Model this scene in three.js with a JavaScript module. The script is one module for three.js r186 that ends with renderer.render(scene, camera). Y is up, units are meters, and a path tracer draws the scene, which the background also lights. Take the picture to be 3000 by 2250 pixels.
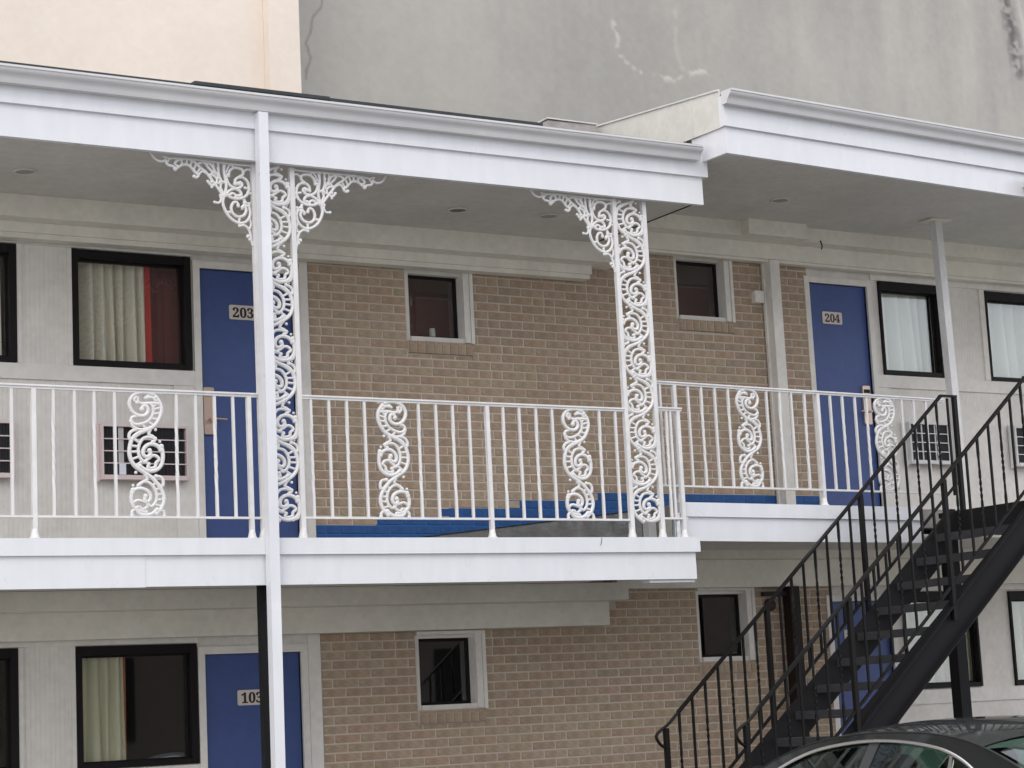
import * as THREE from 'three';
import { mergeGeometries } from 'three/addons/utils/BufferGeometryUtils.js';

// ---------------------------------------------------------------- camera, sky, sun, exposure
const scene = new THREE.Scene();
const camera = new THREE.PerspectiveCamera(20.939, 4 / 3, 0.1, 600);
camera.position.set(0, 1.6, 13.5);
camera.quaternion.setFromRotationMatrix(new THREE.Matrix4().makeBasis(
  new THREE.Vector3(0.85348602, -0.04928462, 0.51877995),
  new THREE.Vector3(-0.0396871, 0.98647914, 0.15900892),
  new THREE.Vector3(-0.51960229, -0.15630076, 0.8399902)));
scene.add(camera);

const SUN = new THREE.Vector3(-0.42, 0.74, 0.52).normalize();
{ // overcast sky: broad and even, a little brighter towards the veiled sun and overhead
  const w = 256, h = 128, d = new Float32Array(w * h * 4), v = new THREE.Vector3();
  for (let j = 0; j < h; j++) for (let i = 0; i < w; i++) {
    const el = ((j + 0.5) / h - 0.5) * Math.PI, az = ((i + 0.5) / w - 0.5) * 2 * Math.PI;
    v.set(Math.cos(el) * Math.cos(az), Math.sin(el), Math.cos(el) * Math.sin(az));
    const s = Math.max(0, v.dot(SUN)), up = Math.max(0, v.y);
    const l = 1.28 - 0.36 * up + 0.3 * Math.pow(s, 5);
    const o = (j * w + i) * 4;
    d[o] = l * (0.93 + 0.06 * s); d[o + 1] = l * 0.985; d[o + 2] = l * (1.09 - 0.06 * s); d[o + 3] = 1;
  }
  const t = new THREE.DataTexture(d, w, h, THREE.RGBAFormat, THREE.FloatType);
  t.mapping = THREE.EquirectangularReflectionMapping; t.magFilter = THREE.LinearFilter; t.minFilter = THREE.LinearFilter; t.needsUpdate = true;
  scene.background = t; scene.environment = t;
}
const sun = new THREE.DirectionalLight(0xfff3e4, 0.5);
sun.position.copy(SUN).multiplyScalar(40).add(new THREE.Vector3(8, 3, 0));
sun.target.position.set(8, 3, 0);
sun.castShadow = true; sun.shadow.radius = 34; sun.shadow.mapSize.set(2048, 2048);
Object.assign(sun.shadow.camera, { left: -22, right: 22, top: 22, bottom: -22, near: 1, far: 90 });
scene.add(sun, sun.target);
const renderer = new THREE.WebGLRenderer({ antialias: true });
renderer.toneMapping = THREE.LinearToneMapping;
renderer.toneMappingExposure = 1.47;
renderer.shadowMap.enabled = true;

// ---------------------------------------------------------------- helpers
let seed = 7;
const rnd = () => { seed = (seed * 1664525 + 1013904223) >>> 0; return seed / 4294967296; };
const rr = (a, b) => a + (b - a) * rnd();
const V3 = (x, y, z) => new THREE.Vector3(x, y, z);
const taken = new Map();
const numbered = (n) => { const k = taken.get(n) || 0; taken.set(n, k + 1); return k ? `${n}_${String(k).padStart(3, '0')}` : n; };
function tag(o, label, category, group, kind) {
  if (label) o.userData.label = label;
  if (!kind) kind = 'thing';
  if (category) o.userData.category = category;
  if (group) o.userData.group = group;
  if (kind) o.userData.kind = kind;
  return o;
}
function thing(name, label, category, pos = [0, 0, 0], group) {
  const g = new THREE.Group(); g.name = numbered(name); g.position.set(...pos); scene.add(g);
  return tag(g, label, category, group);
}
function mesh(name, geo, m, parent, label) {
  const o = new THREE.Mesh(Array.isArray(geo) ? merge(geo) : geo, m); o.name = parent === scene ? numbered(name) : name;
  o.castShadow = o.receiveShadow = true; if (label) o.userData.label = label; parent.add(o); return o;
}
function merge(list) {
  const l = list.map((g) => { const k = g.index ? g.toNonIndexed() : g; for (const a of Object.keys(k.attributes)) if (!['position', 'normal', 'uv'].includes(a)) k.deleteAttribute(a); return k; });
  return l.length === 1 ? l[0] : mergeGeometries(l);
}
function copyOf(o, name) { const c = o.clone(); c.name = numbered(name); scene.add(c); return c; }
// box between two corners, texture coordinates in metres
function bx(x0, x1, y0, y1, z0, z1) {
  const w = x1 - x0, h = y1 - y0, d = z1 - z0, g = new THREE.BoxGeometry(w, h, d), uv = g.attributes.uv;
  const sc = [[d, h], [d, h], [w, d], [w, d], [w, h], [w, h]];
  for (let f = 0; f < 6; f++) for (let k = 0; k < 4; k++) uv.setXY(f * 4 + k, uv.getX(f * 4 + k) * sc[f][0] + x0 + z0 * 0.37, uv.getY(f * 4 + k) * sc[f][1] + y0);
  g.translate((x0 + x1) / 2, (y0 + y1) / 2, (z0 + z1) / 2);
  return g;
}
function bar(a, b, w, h = w, sides = 0) { // bar from a to b
  const L = a.distanceTo(b), g = sides ? new THREE.CylinderGeometry(w / 2, w / 2, L, sides) : new THREE.BoxGeometry(w, L, h);
  g.applyQuaternion(new THREE.Quaternion().setFromUnitVectors(V3(0, 1, 0), b.clone().sub(a).normalize()));
  g.translate((a.x + b.x) / 2, (a.y + b.y) / 2, (a.z + b.z) / 2); return g;
}
function tube(pts, r, seg = 0, rad = 6, flat = 1, closed = false) {
  const c = new THREE.CatmullRomCurve3(pts.map((p) => V3(p[0], p[1], p[2] || 0)), closed, 'centripetal');
  const g = new THREE.TubeGeometry(c, seg || Math.max(6, Math.round(pts.length * 3.2)), r, rad, closed);
  if (flat !== 1) g.scale(1, 1, flat); return g;
}
function ball(x, y, z, r, sy = 1) { const g = new THREE.SphereGeometry(r, 10, 7); g.scale(1, sy, 0.85); g.translate(x, y, z); return g; }
function wallShape(x0, x1, y0, y1, holes, zb, zf) {
  const s = new THREE.Shape([[x0, y0], [x1, y0], [x1, y1], [x0, y1]].map((p) => new THREE.Vector2(...p)));
  for (const [a, b, c, e] of holes) s.holes.push(new THREE.Path([[a, c], [a, e], [b, e], [b, c]].map((p) => new THREE.Vector2(...p))));
  const g = new THREE.ExtrudeGeometry(s, { depth: zf - zb, bevelEnabled: false }); g.translate(0, 0, zb); return g;
}

// ---------------------------------------------------------------- textures
const P = new Uint8Array(512); { const a = [...Array(256).keys()]; for (let i = 255; i > 0; i--) { const j = Math.floor(rnd() * (i + 1)); [a[i], a[j]] = [a[j], a[i]]; } for (let i = 0; i < 512; i++) P[i] = a[i & 255]; }
function vn(x, y, per) { // value noise that tiles with period per
  const xi = Math.floor(x), yi = Math.floor(y), fx = x - xi, fy = y - yi, u = fx * fx * (3 - 2 * fx), v = fy * fy * (3 - 2 * fy);
  const h = (a, b) => P[(P[((a % per) + per) % per & 255] + (((b % per) + per) % per)) & 511] / 255;
  return (h(xi, yi) * (1 - u) + h(xi + 1, yi) * u) * (1 - v) + (h(xi, yi + 1) * (1 - u) + h(xi + 1, yi + 1) * u) * v;
}
const fbm = (x, y, per, o = 4) => { let s = 0, a = 0.5, t = 0; for (let i = 0; i < o; i++) { s += a * vn(x, y, per); t += a; a *= 0.55; x *= 2; y *= 2; per *= 2; } return s / t; };
function tex(n, fn, metres, srgb = true, m = n) {
  const d = new Uint8Array(n * m * 4);
  for (let j = 0; j < m; j++) for (let i = 0; i < n; i++) { const c = fn(i / n, j / m), o = (j * n + i) * 4; for (let k = 0; k < 3; k++) d[o + k] = Math.max(0, Math.min(255, 255 * (Array.isArray(c) ? c[k] : c))); d[o + 3] = 255; }
  const t = new THREE.DataTexture(d, n, m); t.wrapS = t.wrapT = THREE.RepeatWrapping; t.magFilter = THREE.LinearFilter; t.minFilter = THREE.LinearMipmapLinearFilter; t.generateMipmaps = true;
  if (srgb) t.colorSpace = THREE.SRGBColorSpace; t.repeat.set(1 / metres, 1 / metres); t.needsUpdate = true; return t;
}
// multiplies a base colour: faint dirt and uneven paint
const grimeTex = tex(256, (u, v) => { const a = fbm(u * 5, v * 5, 5, 5), b = fbm(u * 40, v * 40, 40, 2); return 0.93 + 0.09 * (a - 0.5) + 0.05 * (b - 0.5); }, 1.7);
const paintTex = tex(256, (u, v) => { const a = fbm(u * 4, v * 4, 4, 5) * 0.7 + 0.55 * (fbm(u * 36, v * 3, 36, 3) - 0.23), b = fbm(u * 60, v * 20, 60, 2); return [0.965 + 0.05 * (a - 0.5) + 0.02 * (b - 0.5), 0.967 + 0.05 * (a - 0.5) + 0.02 * (b - 0.5), 0.97 + 0.045 * (a - 0.5) + 0.02 * (b - 0.5)]; }, 2.3);
const brickTex = tex(256, (u, v) => { const a = fbm(u * 7, v * 7, 7, 4), b = fbm(u * 34, v * 70, 34, 3); return [0.86 + 0.16 * (a - 0.5) + 0.16 * (b - 0.5), 0.86 + 0.15 * (a - 0.5) + 0.16 * (b - 0.5), 0.86 + 0.14 * (a - 0.5) + 0.16 * (b - 0.5)]; }, 0.8);
const brickBump = tex(256, (u, v) => 0.5 + 0.5 * (fbm(u * 30, v * 60, 30, 3) - 0.5), 0.5, false);
const sidingBump = tex(96, (u) => { const k = (u * 3) % 1; return k < 0.14 ? 0.25 : 0.85; }, 0.1, false, 4);
const roughTex = tex(128, (u, v) => 0.75 + 0.4 * (fbm(u * 9, v * 9, 9, 4) - 0.5), 1.3, false);
const stuccoBump = tex(256, (u, v) => fbm(u * 24, v * 24, 24, 4), 1.2, false);

const lin = (r, g, b) => new THREE.Color().setRGB(r, g, b);
const std = (c, rough, o = {}) => new THREE.MeshStandardMaterial({ color: lin(...c), roughness: rough, metalness: 0, ...o });
const phys = (c, rough, si) => new THREE.MeshPhysicalMaterial({ color: lin(...c), roughness: rough, specularIntensity: si });
const M = {
  fascia: std([0.785, 0.795, 0.82], 0.42, { map: paintTex, roughnessMap: roughTex }),
  gutter: std([0.66, 0.655, 0.655], 0.36, { map: paintTex }),
  soffit: std([0.67, 0.66, 0.615], 0.8, { map: grimeTex }),
  beam: std([0.84, 0.81, 0.715], 0.7, { map: grimeTex }),
  siding: std([0.82, 0.785, 0.725], 0.65, { map: grimeTex, bumpMap: sidingBump, bumpScale: 0.0024 }),
  trim: std([0.83, 0.80, 0.74], 0.6, { map: grimeTex }),
  iron: std([0.82, 0.81, 0.80], 0.45, { map: grimeTex }),
  black: phys([0.011, 0.011, 0.012], 0.6, 0.35),
  blackRail: phys([0.009, 0.008, 0.008], 0.45, 0.4),
  tread: std([0.04, 0.041, 0.046], 0.75, { map: brickTex }),
  brown: phys([0.020, 0.012, 0.011], 0.55, 0.4),
  frame: phys([0.009, 0.007, 0.007], 0.5, 0.35),
  white: std([0.74, 0.74, 0.72], 0.5, { map: grimeTex }),
  door: std([0.052, 0.092, 0.27], 0.48, { map: grimeTex }),
  mortar: std([0.635, 0.56, 0.47], 0.95, { map: grimeTex }),
  blueMortar: std([0.022, 0.115, 0.34], 0.8),
  metal: std([0.58, 0.60, 0.61], 0.27, { metalness: 0.8, map: brickTex, roughnessMap: roughTex }),
  zinc: std([0.76, 0.745, 0.68], 0.5, { map: grimeTex }),
  roof: std([0.055, 0.065, 0.068], 0.85, { map: brickTex }),
  brass: std([0.62, 0.47, 0.38], 0.38, { metalness: 0.75 }),
  plate: std([0.62, 0.58, 0.54], 0.55),
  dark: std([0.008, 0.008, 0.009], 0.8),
  room: std([0.28, 0.26, 0.23], 0.9),
  redRoom: std([0.45, 0.07, 0.06], 0.85),
  bath: std([0.30, 0.10, 0.09], 0.85),
  red: std([0.62, 0.045, 0.03], 0.8),
  rust: std([0.50, 0.15, 0.08], 0.8),
  asphalt: std([0.42, 0.41, 0.39], 0.95, { map: brickTex }),
  concrete: std([0.34, 0.33, 0.31], 0.9, { map: brickTex }),
  glass: new THREE.MeshPhysicalMaterial({ color: lin(0.96, 0.98, 0.97), roughness: 0.015, transmission: 1, thickness: 0, ior: 1.65 }),
  acFrame: std([0.70, 0.58, 0.56], 0.45),
  acDark: std([0.03, 0.03, 0.035], 0.6),
  acFin: std([0.10, 0.095, 0.10], 0.45, { metalness: 0.5 }),
};
const brickTones = [[0.476, 0.37, 0.268], [0.496, 0.38, 0.268], [0.512, 0.375, 0.264], [0.529, 0.408, 0.285], [0.55, 0.397, 0.279], [0.535, 0.419, 0.285], [0.55, 0.429, 0.307]];
const brickMats = brickTones.map((c) => std(c, 0.9, { map: brickTex, bumpMap: brickBump, bumpScale: 0.0015 }));
const blueBrick = std([0.018, 0.105, 0.335], 0.65, { map: brickTex, bumpMap: brickBump, bumpScale: 0.0015 });
const curtainMat = (c, t = 0.35) => new THREE.MeshPhysicalMaterial({ color: lin(...c), roughness: 0.95, transmission: t, thickness: 0, side: THREE.DoubleSide });
const M_cream = curtainMat([0.88, 0.80, 0.68], 0.08), M_pale = curtainMat([0.88, 0.88, 0.82], 0.08), M_gold = curtainMat([0.72, 0.67, 0.50], 0.08);

// ---------------------------------------------------------------- ground
{
  const g = new THREE.PlaneGeometry(400, 400, 1, 1); g.rotateX(-Math.PI / 2); for (let i = 0; i < 4; i++) g.attributes.uv.setXY(i, g.attributes.uv.getX(i) * 400, g.attributes.uv.getY(i) * 400);
  tag(mesh('ground', g, M.asphalt, scene), 'pale worn concrete of the motel parking lot', 'ground', null, 'structure');
  tag(mesh('walkway', [bx(1.0, 7.6, 0.004, 0.08, -0.1, 1.95), bx(7.6, 16.6, 0.004, 0.24, -0.1, 2.56)], M.concrete, scene), 'raised concrete walkway along the motel front', 'walkway', null, 'structure');
}

// ---------------------------------------------------------------- brick walls
const YU = 4.2092, CU = 0.0666, YD = 1.5769, CD = 0.0655, BL = 0.2065;
const brickGeo = new Map();
function brickGeometry(w, h) {
  const k = `${Math.round(w * 500)}_${Math.round(h * 1000)}`;
  if (!brickGeo.has(k)) {
    const W = Math.round(w * 500) / 500, c = 0.0022, d = 0.03, g0 = [];
    // front face with a small chamfer all round, plus sides
    const o = [[-W / 2, -h / 2], [W / 2, -h / 2], [W / 2, h / 2], [-W / 2, h / 2]], q = o.map(([x, y]) => [x - Math.sign(x) * c, y - Math.sign(y) * c]);
    const pos = [], nor = [], uv = [];
    const quad = (a, b, e, f, n) => { for (const p of [a, b, e, a, e, f]) { pos.push(...p); nor.push(...n); uv.push(p[0] + 0.5, p[1] + 0.5 + p[2]); } };
    quad([...q[0], 0], [...q[1], 0], [...q[2], 0], [...q[3], 0], [0, 0, 1]);
    for (let i = 0; i < 4; i++) {
      const j = (i + 1) % 4, mx = (o[i][0] + o[j][0]) / 2, my = (o[i][1] + o[j][1]) / 2, n = Math.abs(mx) > Math.abs(my) && (i % 2) ? [Math.sign(mx), 0] : [0, Math.sign(my)];
      const s = Math.SQRT1_2;
      quad([...q[i], 0], [...o[i], -c], [...o[j], -c], [...q[j], 0], [n[0] * s, n[1] * s, s]);
      quad([...o[i], -c], [...o[i], -d], [...o[j], -d], [...o[j], -c], [n[0], n[1], 0]);
    }
    const g = new THREE.BufferGeometry();
    g.setAttribute('position', new THREE.Float32BufferAttribute(pos, 3)); g.setAttribute('normal', new THREE.Float32BufferAttribute(nor, 3)); g.setAttribute('uv', new THREE.Float32BufferAttribute(uv, 2));
    g.computeVertexNormals(); brickGeo.set(k, g);
  }
  return brickGeo.get(k);
}
function brickWall(label, x0, x1, y0, top, wins, yRef, course, blueTop, minY) {
  const T = thing('brick_wall', label, 'brick wall');
  const yTop = Math.max(...top.map((t) => t[2]));
  const holes = wins.map((w) => w);
  mesh('mortar', wallShape(x0, x1, y0, yTop, holes.map((w) => [w[0], w[1], w[2], w[3]]), -0.2, -0.0045), M.mortar, T);
  if (blueTop(7) > 0) mesh('painted_mortar', [[x0, 7.12], [7.12, 7.74], [7.74, 8.27], [8.27, 9.05], [9.05, x1]].map(([a, b]) => bx(a, b, y0, yRef + course * Math.floor((blueTop((a + b) / 2) - yRef) / course + 0.5), -0.02, -0.0040)), M.blueMortar, T);
  // mortar painted blue near the floor
  const list = [], joint = 0.0115;
  const k0 = Math.floor((y0 - yRef) / course);
  for (let k = k0; ; k++) {
    const ya = yRef + k * course, yb = ya + course; if (yb > yTop + 0.001) break; if (ya < y0 - 0.002) continue;
    const odd = ((k % 2) + 2) % 2;
    // long bricks with a few header-length pieces, as the mason cut them
    const edges = []; let x = 6.927 - BL * 3 + (odd ? BL / 2 : 0) - BL;
    while (x < x1) { edges.push(x); if (rnd() < 0.045) { edges.push(x + BL / 2 + rr(-0.01, 0.01)); } x += BL; } edges.push(x);
    for (let i = 0; i + 1 < edges.length; i++) {
      let segs = [[Math.max(edges[i] + joint / 2, x0 + 0.003), Math.min(edges[i + 1] - joint / 2, x1 - 0.002)]];
      const lo = ya + joint / 2, hi = yb - joint / 2;
      segs = segs.map(([a, b]) => [a, b, lo, hi]);
      for (const w of wins) {
        const wl = w[0], wr = w[1], wb = w[2] - 0.101, wt = w[3];
        if (hi < wb || lo > wt) continue;
        segs = segs.flatMap(([a, b, c, e]) => {
          if (b < wl || a > wr) return [[a, b, c, e]];
          const q = [[a, Math.min(b, wl - 0.004), c, e], [Math.max(a, wr + 0.004), b, c, e]], ma = Math.max(a, wl), mb = Math.min(b, wr);
          if (c < wb - 0.012) q.push([ma, mb, c, wb - 0.006]); else if (e > wt + 0.014) q.push([ma, mb, wt + 0.006, e]);
          return q;
        });
      }
      for (const [a, b, lo, hi] of segs) {
        if (b - a < 0.02) continue;
        const t = top.find((q) => (a + b) / 2 >= q[0] && (a + b) / 2 < q[1]); if (t && hi > t[2] + 0.03) continue;
        list.push({ x: (a + b) / 2, y: (lo + hi) / 2, w: b - a, h: hi - lo, blue: (lo + hi) / 2 < blueTop((a + b) / 2) });
      }
    }
  }
  list.forEach((b) => { b.z = rr(-0.0022, 0.0016); b.m = b.blue ? blueBrick : brickMats[Math.max(0, Math.min(6, Math.floor((0.5 + 1.3 * (fbm(b.x * 1.1, b.y * 1.1 + 7, 64, 3) - 0.5) + (rnd() - 0.5) * 0.85) * 7)))]; b.r = rr(-0.004, 0.004); });
  const big = list.filter((b) => b.y > minY).sort((a, b) => a.x - b.x).slice(0, 300), set = new Set(big);
  for (const b of big) { const o = mesh('brick', brickGeometry(b.w, b.h), b.m, T); o.position.set(b.x, b.y, b.z); o.rotation.z = b.r; if (b.blue) o.userData.label = 'brick painted bright blue'; }
  const rest = new Map();
  for (const b of list) if (!set.has(b)) { if (!rest.has(b.m)) rest.set(b.m, []); const g = brickGeometry(b.w, b.h).clone(); g.rotateZ(b.r); g.translate(b.x, b.y, b.z); rest.get(b.m).push(g); }
  for (const [m, gs] of rest) { const o = mesh('brickwork', merge(gs), m, T); o.userData.kind = 'stuff'; }
  return T;
}
function bathWindow(T, [x0, x1, y0, y1], room) {
  const fr = new THREE.Group(); fr.name = 'window'; T.add(fr);
  const t = 0.045, zb = -0.14, zf = -0.035;
  mesh('frame', [bx(x0 + 0.001, x0 + t, y0 + 0.001, y1 - 0.001, zb, zf), bx(x1 - t * 1.15, x1 - 0.001, y0 + 0.001, y1 - 0.001, zb, 0.008), bx(x0 + t, x1 - t * 1.15, y1 - t, y1 - 0.001, zb, zf - 0.003), bx(x0 + t, x1 - t * 1.15, y0 + 0.001, y0 + t * 0.8, zb, zf + 0.02)], M.trim, fr);
  mesh('outer_trim', [bx(x1 + 0.002, x1 + 0.03, y0 - 0.004, y1 + 0.004, -0.004, 0.016), bx(x0 + 0.01, x1 + 0.002, y1 - 0.02, y1 + 0.004, -0.03, 0.012)], M.trim, fr);
  const a = x0 + t + 0.001, b = x1 - t * 1.15 - 0.001, c = y0 + t * 0.8 + 0.001, e = y1 - t - 0.001, s = 0.022;
  mesh('sash', [bx(a, a + s, c, e, -0.125, -0.1), bx(b - s, b, c, e, -0.125, -0.1), bx(a + s, b - s, e - s, e, -0.124, -0.101), bx(a + s, b - s, c, c + s, -0.124, -0.101)], M.frame, fr);
  mesh('pane', bx(a + s, b - s, c + s, e - s, -0.114, -0.110), M.glass, fr);
  // eight bricks on edge below the window
  const n = 8, w = (x1 + 0.01 - x0) / n;
  for (let i = 0; i < n; i++) { const o = mesh('sill_brick', brickGeometry(w - 0.009, 0.09), brickMats[(i * 3 + 1) % brickMats.length], T); o.position.set(x0 + w * (i + 0.5), y0 - 0.052, 0.022 + rr(-0.001, 0.001)); }
  mesh('sill_mortar', bx(x0 + 0.002, x1 + 0.008, y0 - 0.095, y0 - 0.009, -0.006, 0.016), M.mortar, T);
  // the small bathroom behind
  mesh('bathroom', [bx(x0 - 0.5, x1 + 0.9, y0 - 0.7, y1 + 0.3, -0.75, -0.70), bx(x0 - 0.55, x0 - 0.5, y0 - 0.7, y1 + 0.3, -0.70, -0.21), bx(x1 + 0.9, x1 + 0.95, y0 - 0.7, y1 + 0.3, -0.70, -0.21), bx(x0 - 0.5, x1 + 0.9, y0 - 0.75, y0 - 0.7, -0.70, -0.21), bx(x0 - 0.5, x1 + 0.9, y1 + 0.3, y1 + 0.35, -0.70, -0.21)], room, T);
}
const WU = [[7.445, 8.0, 4.412, 4.985], [9.972, 10.53, 4.722, 5.278]], WD = [[7.405, 7.965, 1.652, 2.222], [9.984, 10.535, 1.93, 2.515]];
const stepBlue = (x) => x < 7.12 ? 3.035 : x < 7.74 ? 3.05 : x < 8.27 ? 3.15 : x < 9.05 ? 3.22 : 3.285;
{
  const T = brickWall('tan brick wall between rooms 203 and 204 upstairs, blue-painted bottom courses', 6.632, 11.372, 2.74, [[0, 9.32, 5.06], [9.32, 20, 5.36]], WU, YU, CU, stepBlue, 3.0);
  WU.forEach((w) => bathWindow(T, w, M.bath));
  const B = brickWall('tan brick wall of the ground floor between rooms 103 and 104', 6.636, 11.362, 0.09, [[0, 9.1, 2.3], [9.1, 20, 2.64]], WD, YD, CD, () => -9, 1.0);
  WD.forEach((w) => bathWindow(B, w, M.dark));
}

// ---------------------------------------------------------------- guest room fronts
function numberTexture(text) {
  const c = document.createElement('canvas'); c.width = 256; c.height = 128; const x = c.getContext('2d');
  x.fillStyle = '#cfc6bd'; x.fillRect(0, 0, 256, 128);
  for (let i = 0; i < 500; i++) { x.fillStyle = `rgba(${150 + rnd() * 60},${140 + rnd() * 50},${130 + rnd() * 50},0.12)`; x.fillRect(rnd() * 256, rnd() * 128, 3, 2); }
  x.fillStyle = '#2a1714'; x.font = 'bold 118px serif'; x.textAlign = 'center'; x.textBaseline = 'middle'; x.fillText(text, 128, 66, 216); x.lineWidth = 4; x.strokeStyle = '#2a1714'; x.strokeText(text, 128, 66, 216);
  const t = new THREE.CanvasTexture(c); t.colorSpace = THREE.SRGBColorSpace; return t;
}
function roundRect(w, h, r) { const s = new THREE.Shape(), a = w / 2, b = h / 2; s.moveTo(-a + r, -b); s.lineTo(a - r, -b); s.quadraticCurveTo(a, -b, a, -b + r); s.lineTo(a, b - r); s.quadraticCurveTo(a, b, a - r, b); s.lineTo(-a + r, b); s.quadraticCurveTo(-a, b, -a, b - r); s.lineTo(-a, -b + r); s.quadraticCurveTo(-a, -b, -a + r, -b); return s; }
function doorOf(T, x0, x1, y0, y1, num, plateX, plateY, label) {
  const d = mesh('door', bx(x0 + 0.003, x1 - 0.003, y0, y1 - 0.003, -0.075, -0.03), M.door, T, label);
  const g = new THREE.ExtrudeGeometry(roundRect(0.218, 0.106, 0.014), { depth: 0.006, bevelEnabled: false, curveSegments: 4 });
  const uv = g.attributes.uv; for (let i = 0; i < uv.count; i++) uv.setXY(i, uv.getX(i) / 0.218 + 0.5, uv.getY(i) / 0.106 + 0.5);
  g.translate(plateX, plateY, -0.0295); mesh('number_plate', g, std([1, 1, 1], 0.55, { map: numberTexture(num) }), d, `plate with the number ${num}`);
  // tall brass lock with a lever
  const left = num[2] === '3', lx = left ? x0 + 0.055 : x1 - 0.075, ly = y0 + 1.045;
  const e = new THREE.ExtrudeGeometry(roundRect(0.078, 0.335, 0.012), { depth: 0.018, bevelEnabled: true, bevelSize: 0.003, bevelThickness: 0.003, bevelSegments: 1 }); e.translate(lx, ly, -0.03);
  const lock = mesh('lock_plate', e, M.brass, d);
  mesh('card_reader', bx(lx - 0.03, lx + 0.03, ly + 0.105, ly + 0.135, -0.009, -0.002), M.dark, d);
  const s = left ? 1 : -1;
  mesh('lever_handle', [bar(V3(lx, ly - 0.06, -0.01), V3(lx, ly - 0.06, 0.04), 0.022, 0.022, 10), bar(V3(lx - s * 0.012, ly - 0.06, 0.034), V3(lx + s * 0.115, ly - 0.064, 0.034), 0.016, 0.016, 8)], M.brass, d);
  return d;
}
function windowOf(T, x0, x1, y0, y1) {
  const slim = x0 > 10;
  const w = new THREE.Group(); w.name = 'window'; T.add(w);
  const l = slim ? 0.02 : 0.04, r = slim ? 0.022 : 0.05, t = slim ? 0.075 : 0.062, b = 0.036, zb = -0.085, zf = 0.012;
  mesh('frame', [bx(x0, x0 + l, y0, y1, zb, zf), bx(x1 - r, x1, y0, y1, zb, zf), bx(x0 + l, x1 - r, y1 - t, y1, zb, zf - 0.004), bx(x0 + l, x1 - r, y0, y0 + b, zb, zf - 0.004)], M.frame, w);
  const a = x0 + l, c = x1 - r, d = y0 + b, e = y1 - t, s = 0.014;
  mesh('sash', [bx(a, a + s, d, e, -0.075, -0.045), bx(c - s, c, d, e, -0.075, -0.045), bx(a + s, c - s, e - s, e, -0.074, -0.046), bx(a + s, c - s, d, d + s, -0.074, -0.046)], M.frame, w);
  mesh('pane', bx(a + s, c - s, d + s, e - s, -0.062, -0.058), M.glass, w);
}
function roomFront(label, x0, x1, y0, y1, door, wins, doorArgs, extraTrim, roomMat) {
  const T = thing('guest_room_front', label, 'room front');
  const dh = [door[0], door[1], y0 + 0.002, door[3]];
  mesh('siding', wallShape(x0, x1, y0, y1, [dh, ...wins], -0.12, -0.013), M.siding, T);
  doorOf(T, door[0], door[1], door[2], door[3], ...doorArgs);
  // door casing
  const c = 0.052;
  mesh('door_casing', [bx(door[0] - c, door[0], y0 + 0.01, door[3] + c, -0.11, 0.010), bx(door[1], door[1] + c, y0 + 0.01, door[3] + c, -0.11, 0.010), bx(door[0], door[1], door[3], door[3] + c, -0.11, 0.008)], M.trim, T);
  for (const w of wins) windowOf(T, w[0] + 0.002, w[1] - 0.002, w[2] + 0.002, w[3] - 0.002);
  for (const b of extraTrim) mesh('trim_board', bx(b[0], b[1], b[2], b[3], -0.012, 0.004), M.trim, T);
  mesh('room_interior', [bx(x0 + 0.02, x1 - 0.02, y0 - 0.05, y1 + 0.05, -4.0, -3.95), bx(x0 + 0.02, x0 + 0.07, y0, y1, -3.95, -0.125), bx(x1 - 0.07, x1 - 0.02, y0, y1, -3.95, -0.125), bx(x0 + 0.02, x1 - 0.02, y0 - 0.05, y0, -3.95, -0.125), bx(x0 + 0.02, x1 - 0.02, y1, y1 + 0.05, -3.95, -0.125)], roomMat, T);
  return T;
}
roomFront('pale clapboard room front with blue door 203 and curtained dark window, upstairs left', 1.6, 6.628, 2.76, 5.03, [5.772, 6.505, 2.775, 4.85], [[4.828, 5.705, 4.103, 4.922], [3.56, 4.435, 4.103, 4.922]],
  ['203', 6.117, 4.548, 'blue door of room 203'],
  [[1.7, 5.72, 3.992, 4.098], [1.7, 4.826, 4.928, 5.03], [4.826, 5.719, 4.928, 5.03], [5.56, 5.719, 2.78, 3.99], [6.559, 6.626, 2.78, 5.03], [4.437, 4.468, 4.1, 4.926], [4.796, 4.826, 4.1, 4.926], [1.7, 5.558, 2.78, 2.86]], M.redRoom);
roomFront('pale clapboard room front with blue door 103 and curtained dark window, ground floor left', 1.6, 6.63, 0.085, 2.30, [5.738, 6.473, 0.095, 2.107], [[4.81, 5.68, 1.366, 2.186], [3.54, 4.415, 1.366, 2.186]],
  ['103', 6.098, 1.80, 'blue door of room 103'],
  [[1.7, 5.685, 1.25, 1.36], [1.7, 5.685, 2.19, 2.30], [6.53, 6.628, 0.1, 2.30], [4.417, 4.448, 1.362, 2.188], [4.778, 4.808, 1.362, 2.188]], M.room);
roomFront('pale clapboard room front with blue door 204 and two pale-curtained windows, upstairs right', 11.378, 16.4, 3.0, 5.36, [11.383, 12.03, 3.03, 5.12], [[12.165, 12.867, 4.35, 5.182], [13.43, 14.22, 4.342, 5.175]],
  ['204', 11.642, 4.825, 'blue door of room 204'],
  [[12.084, 16.3, 4.235, 4.345], [12.084, 16.3, 5.186, 5.36], [12.869, 12.93, 4.347, 5.184], [13.37, 13.428, 4.347, 5.184], [12.084, 12.2, 3.05, 4.233]], M.room);
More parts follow.
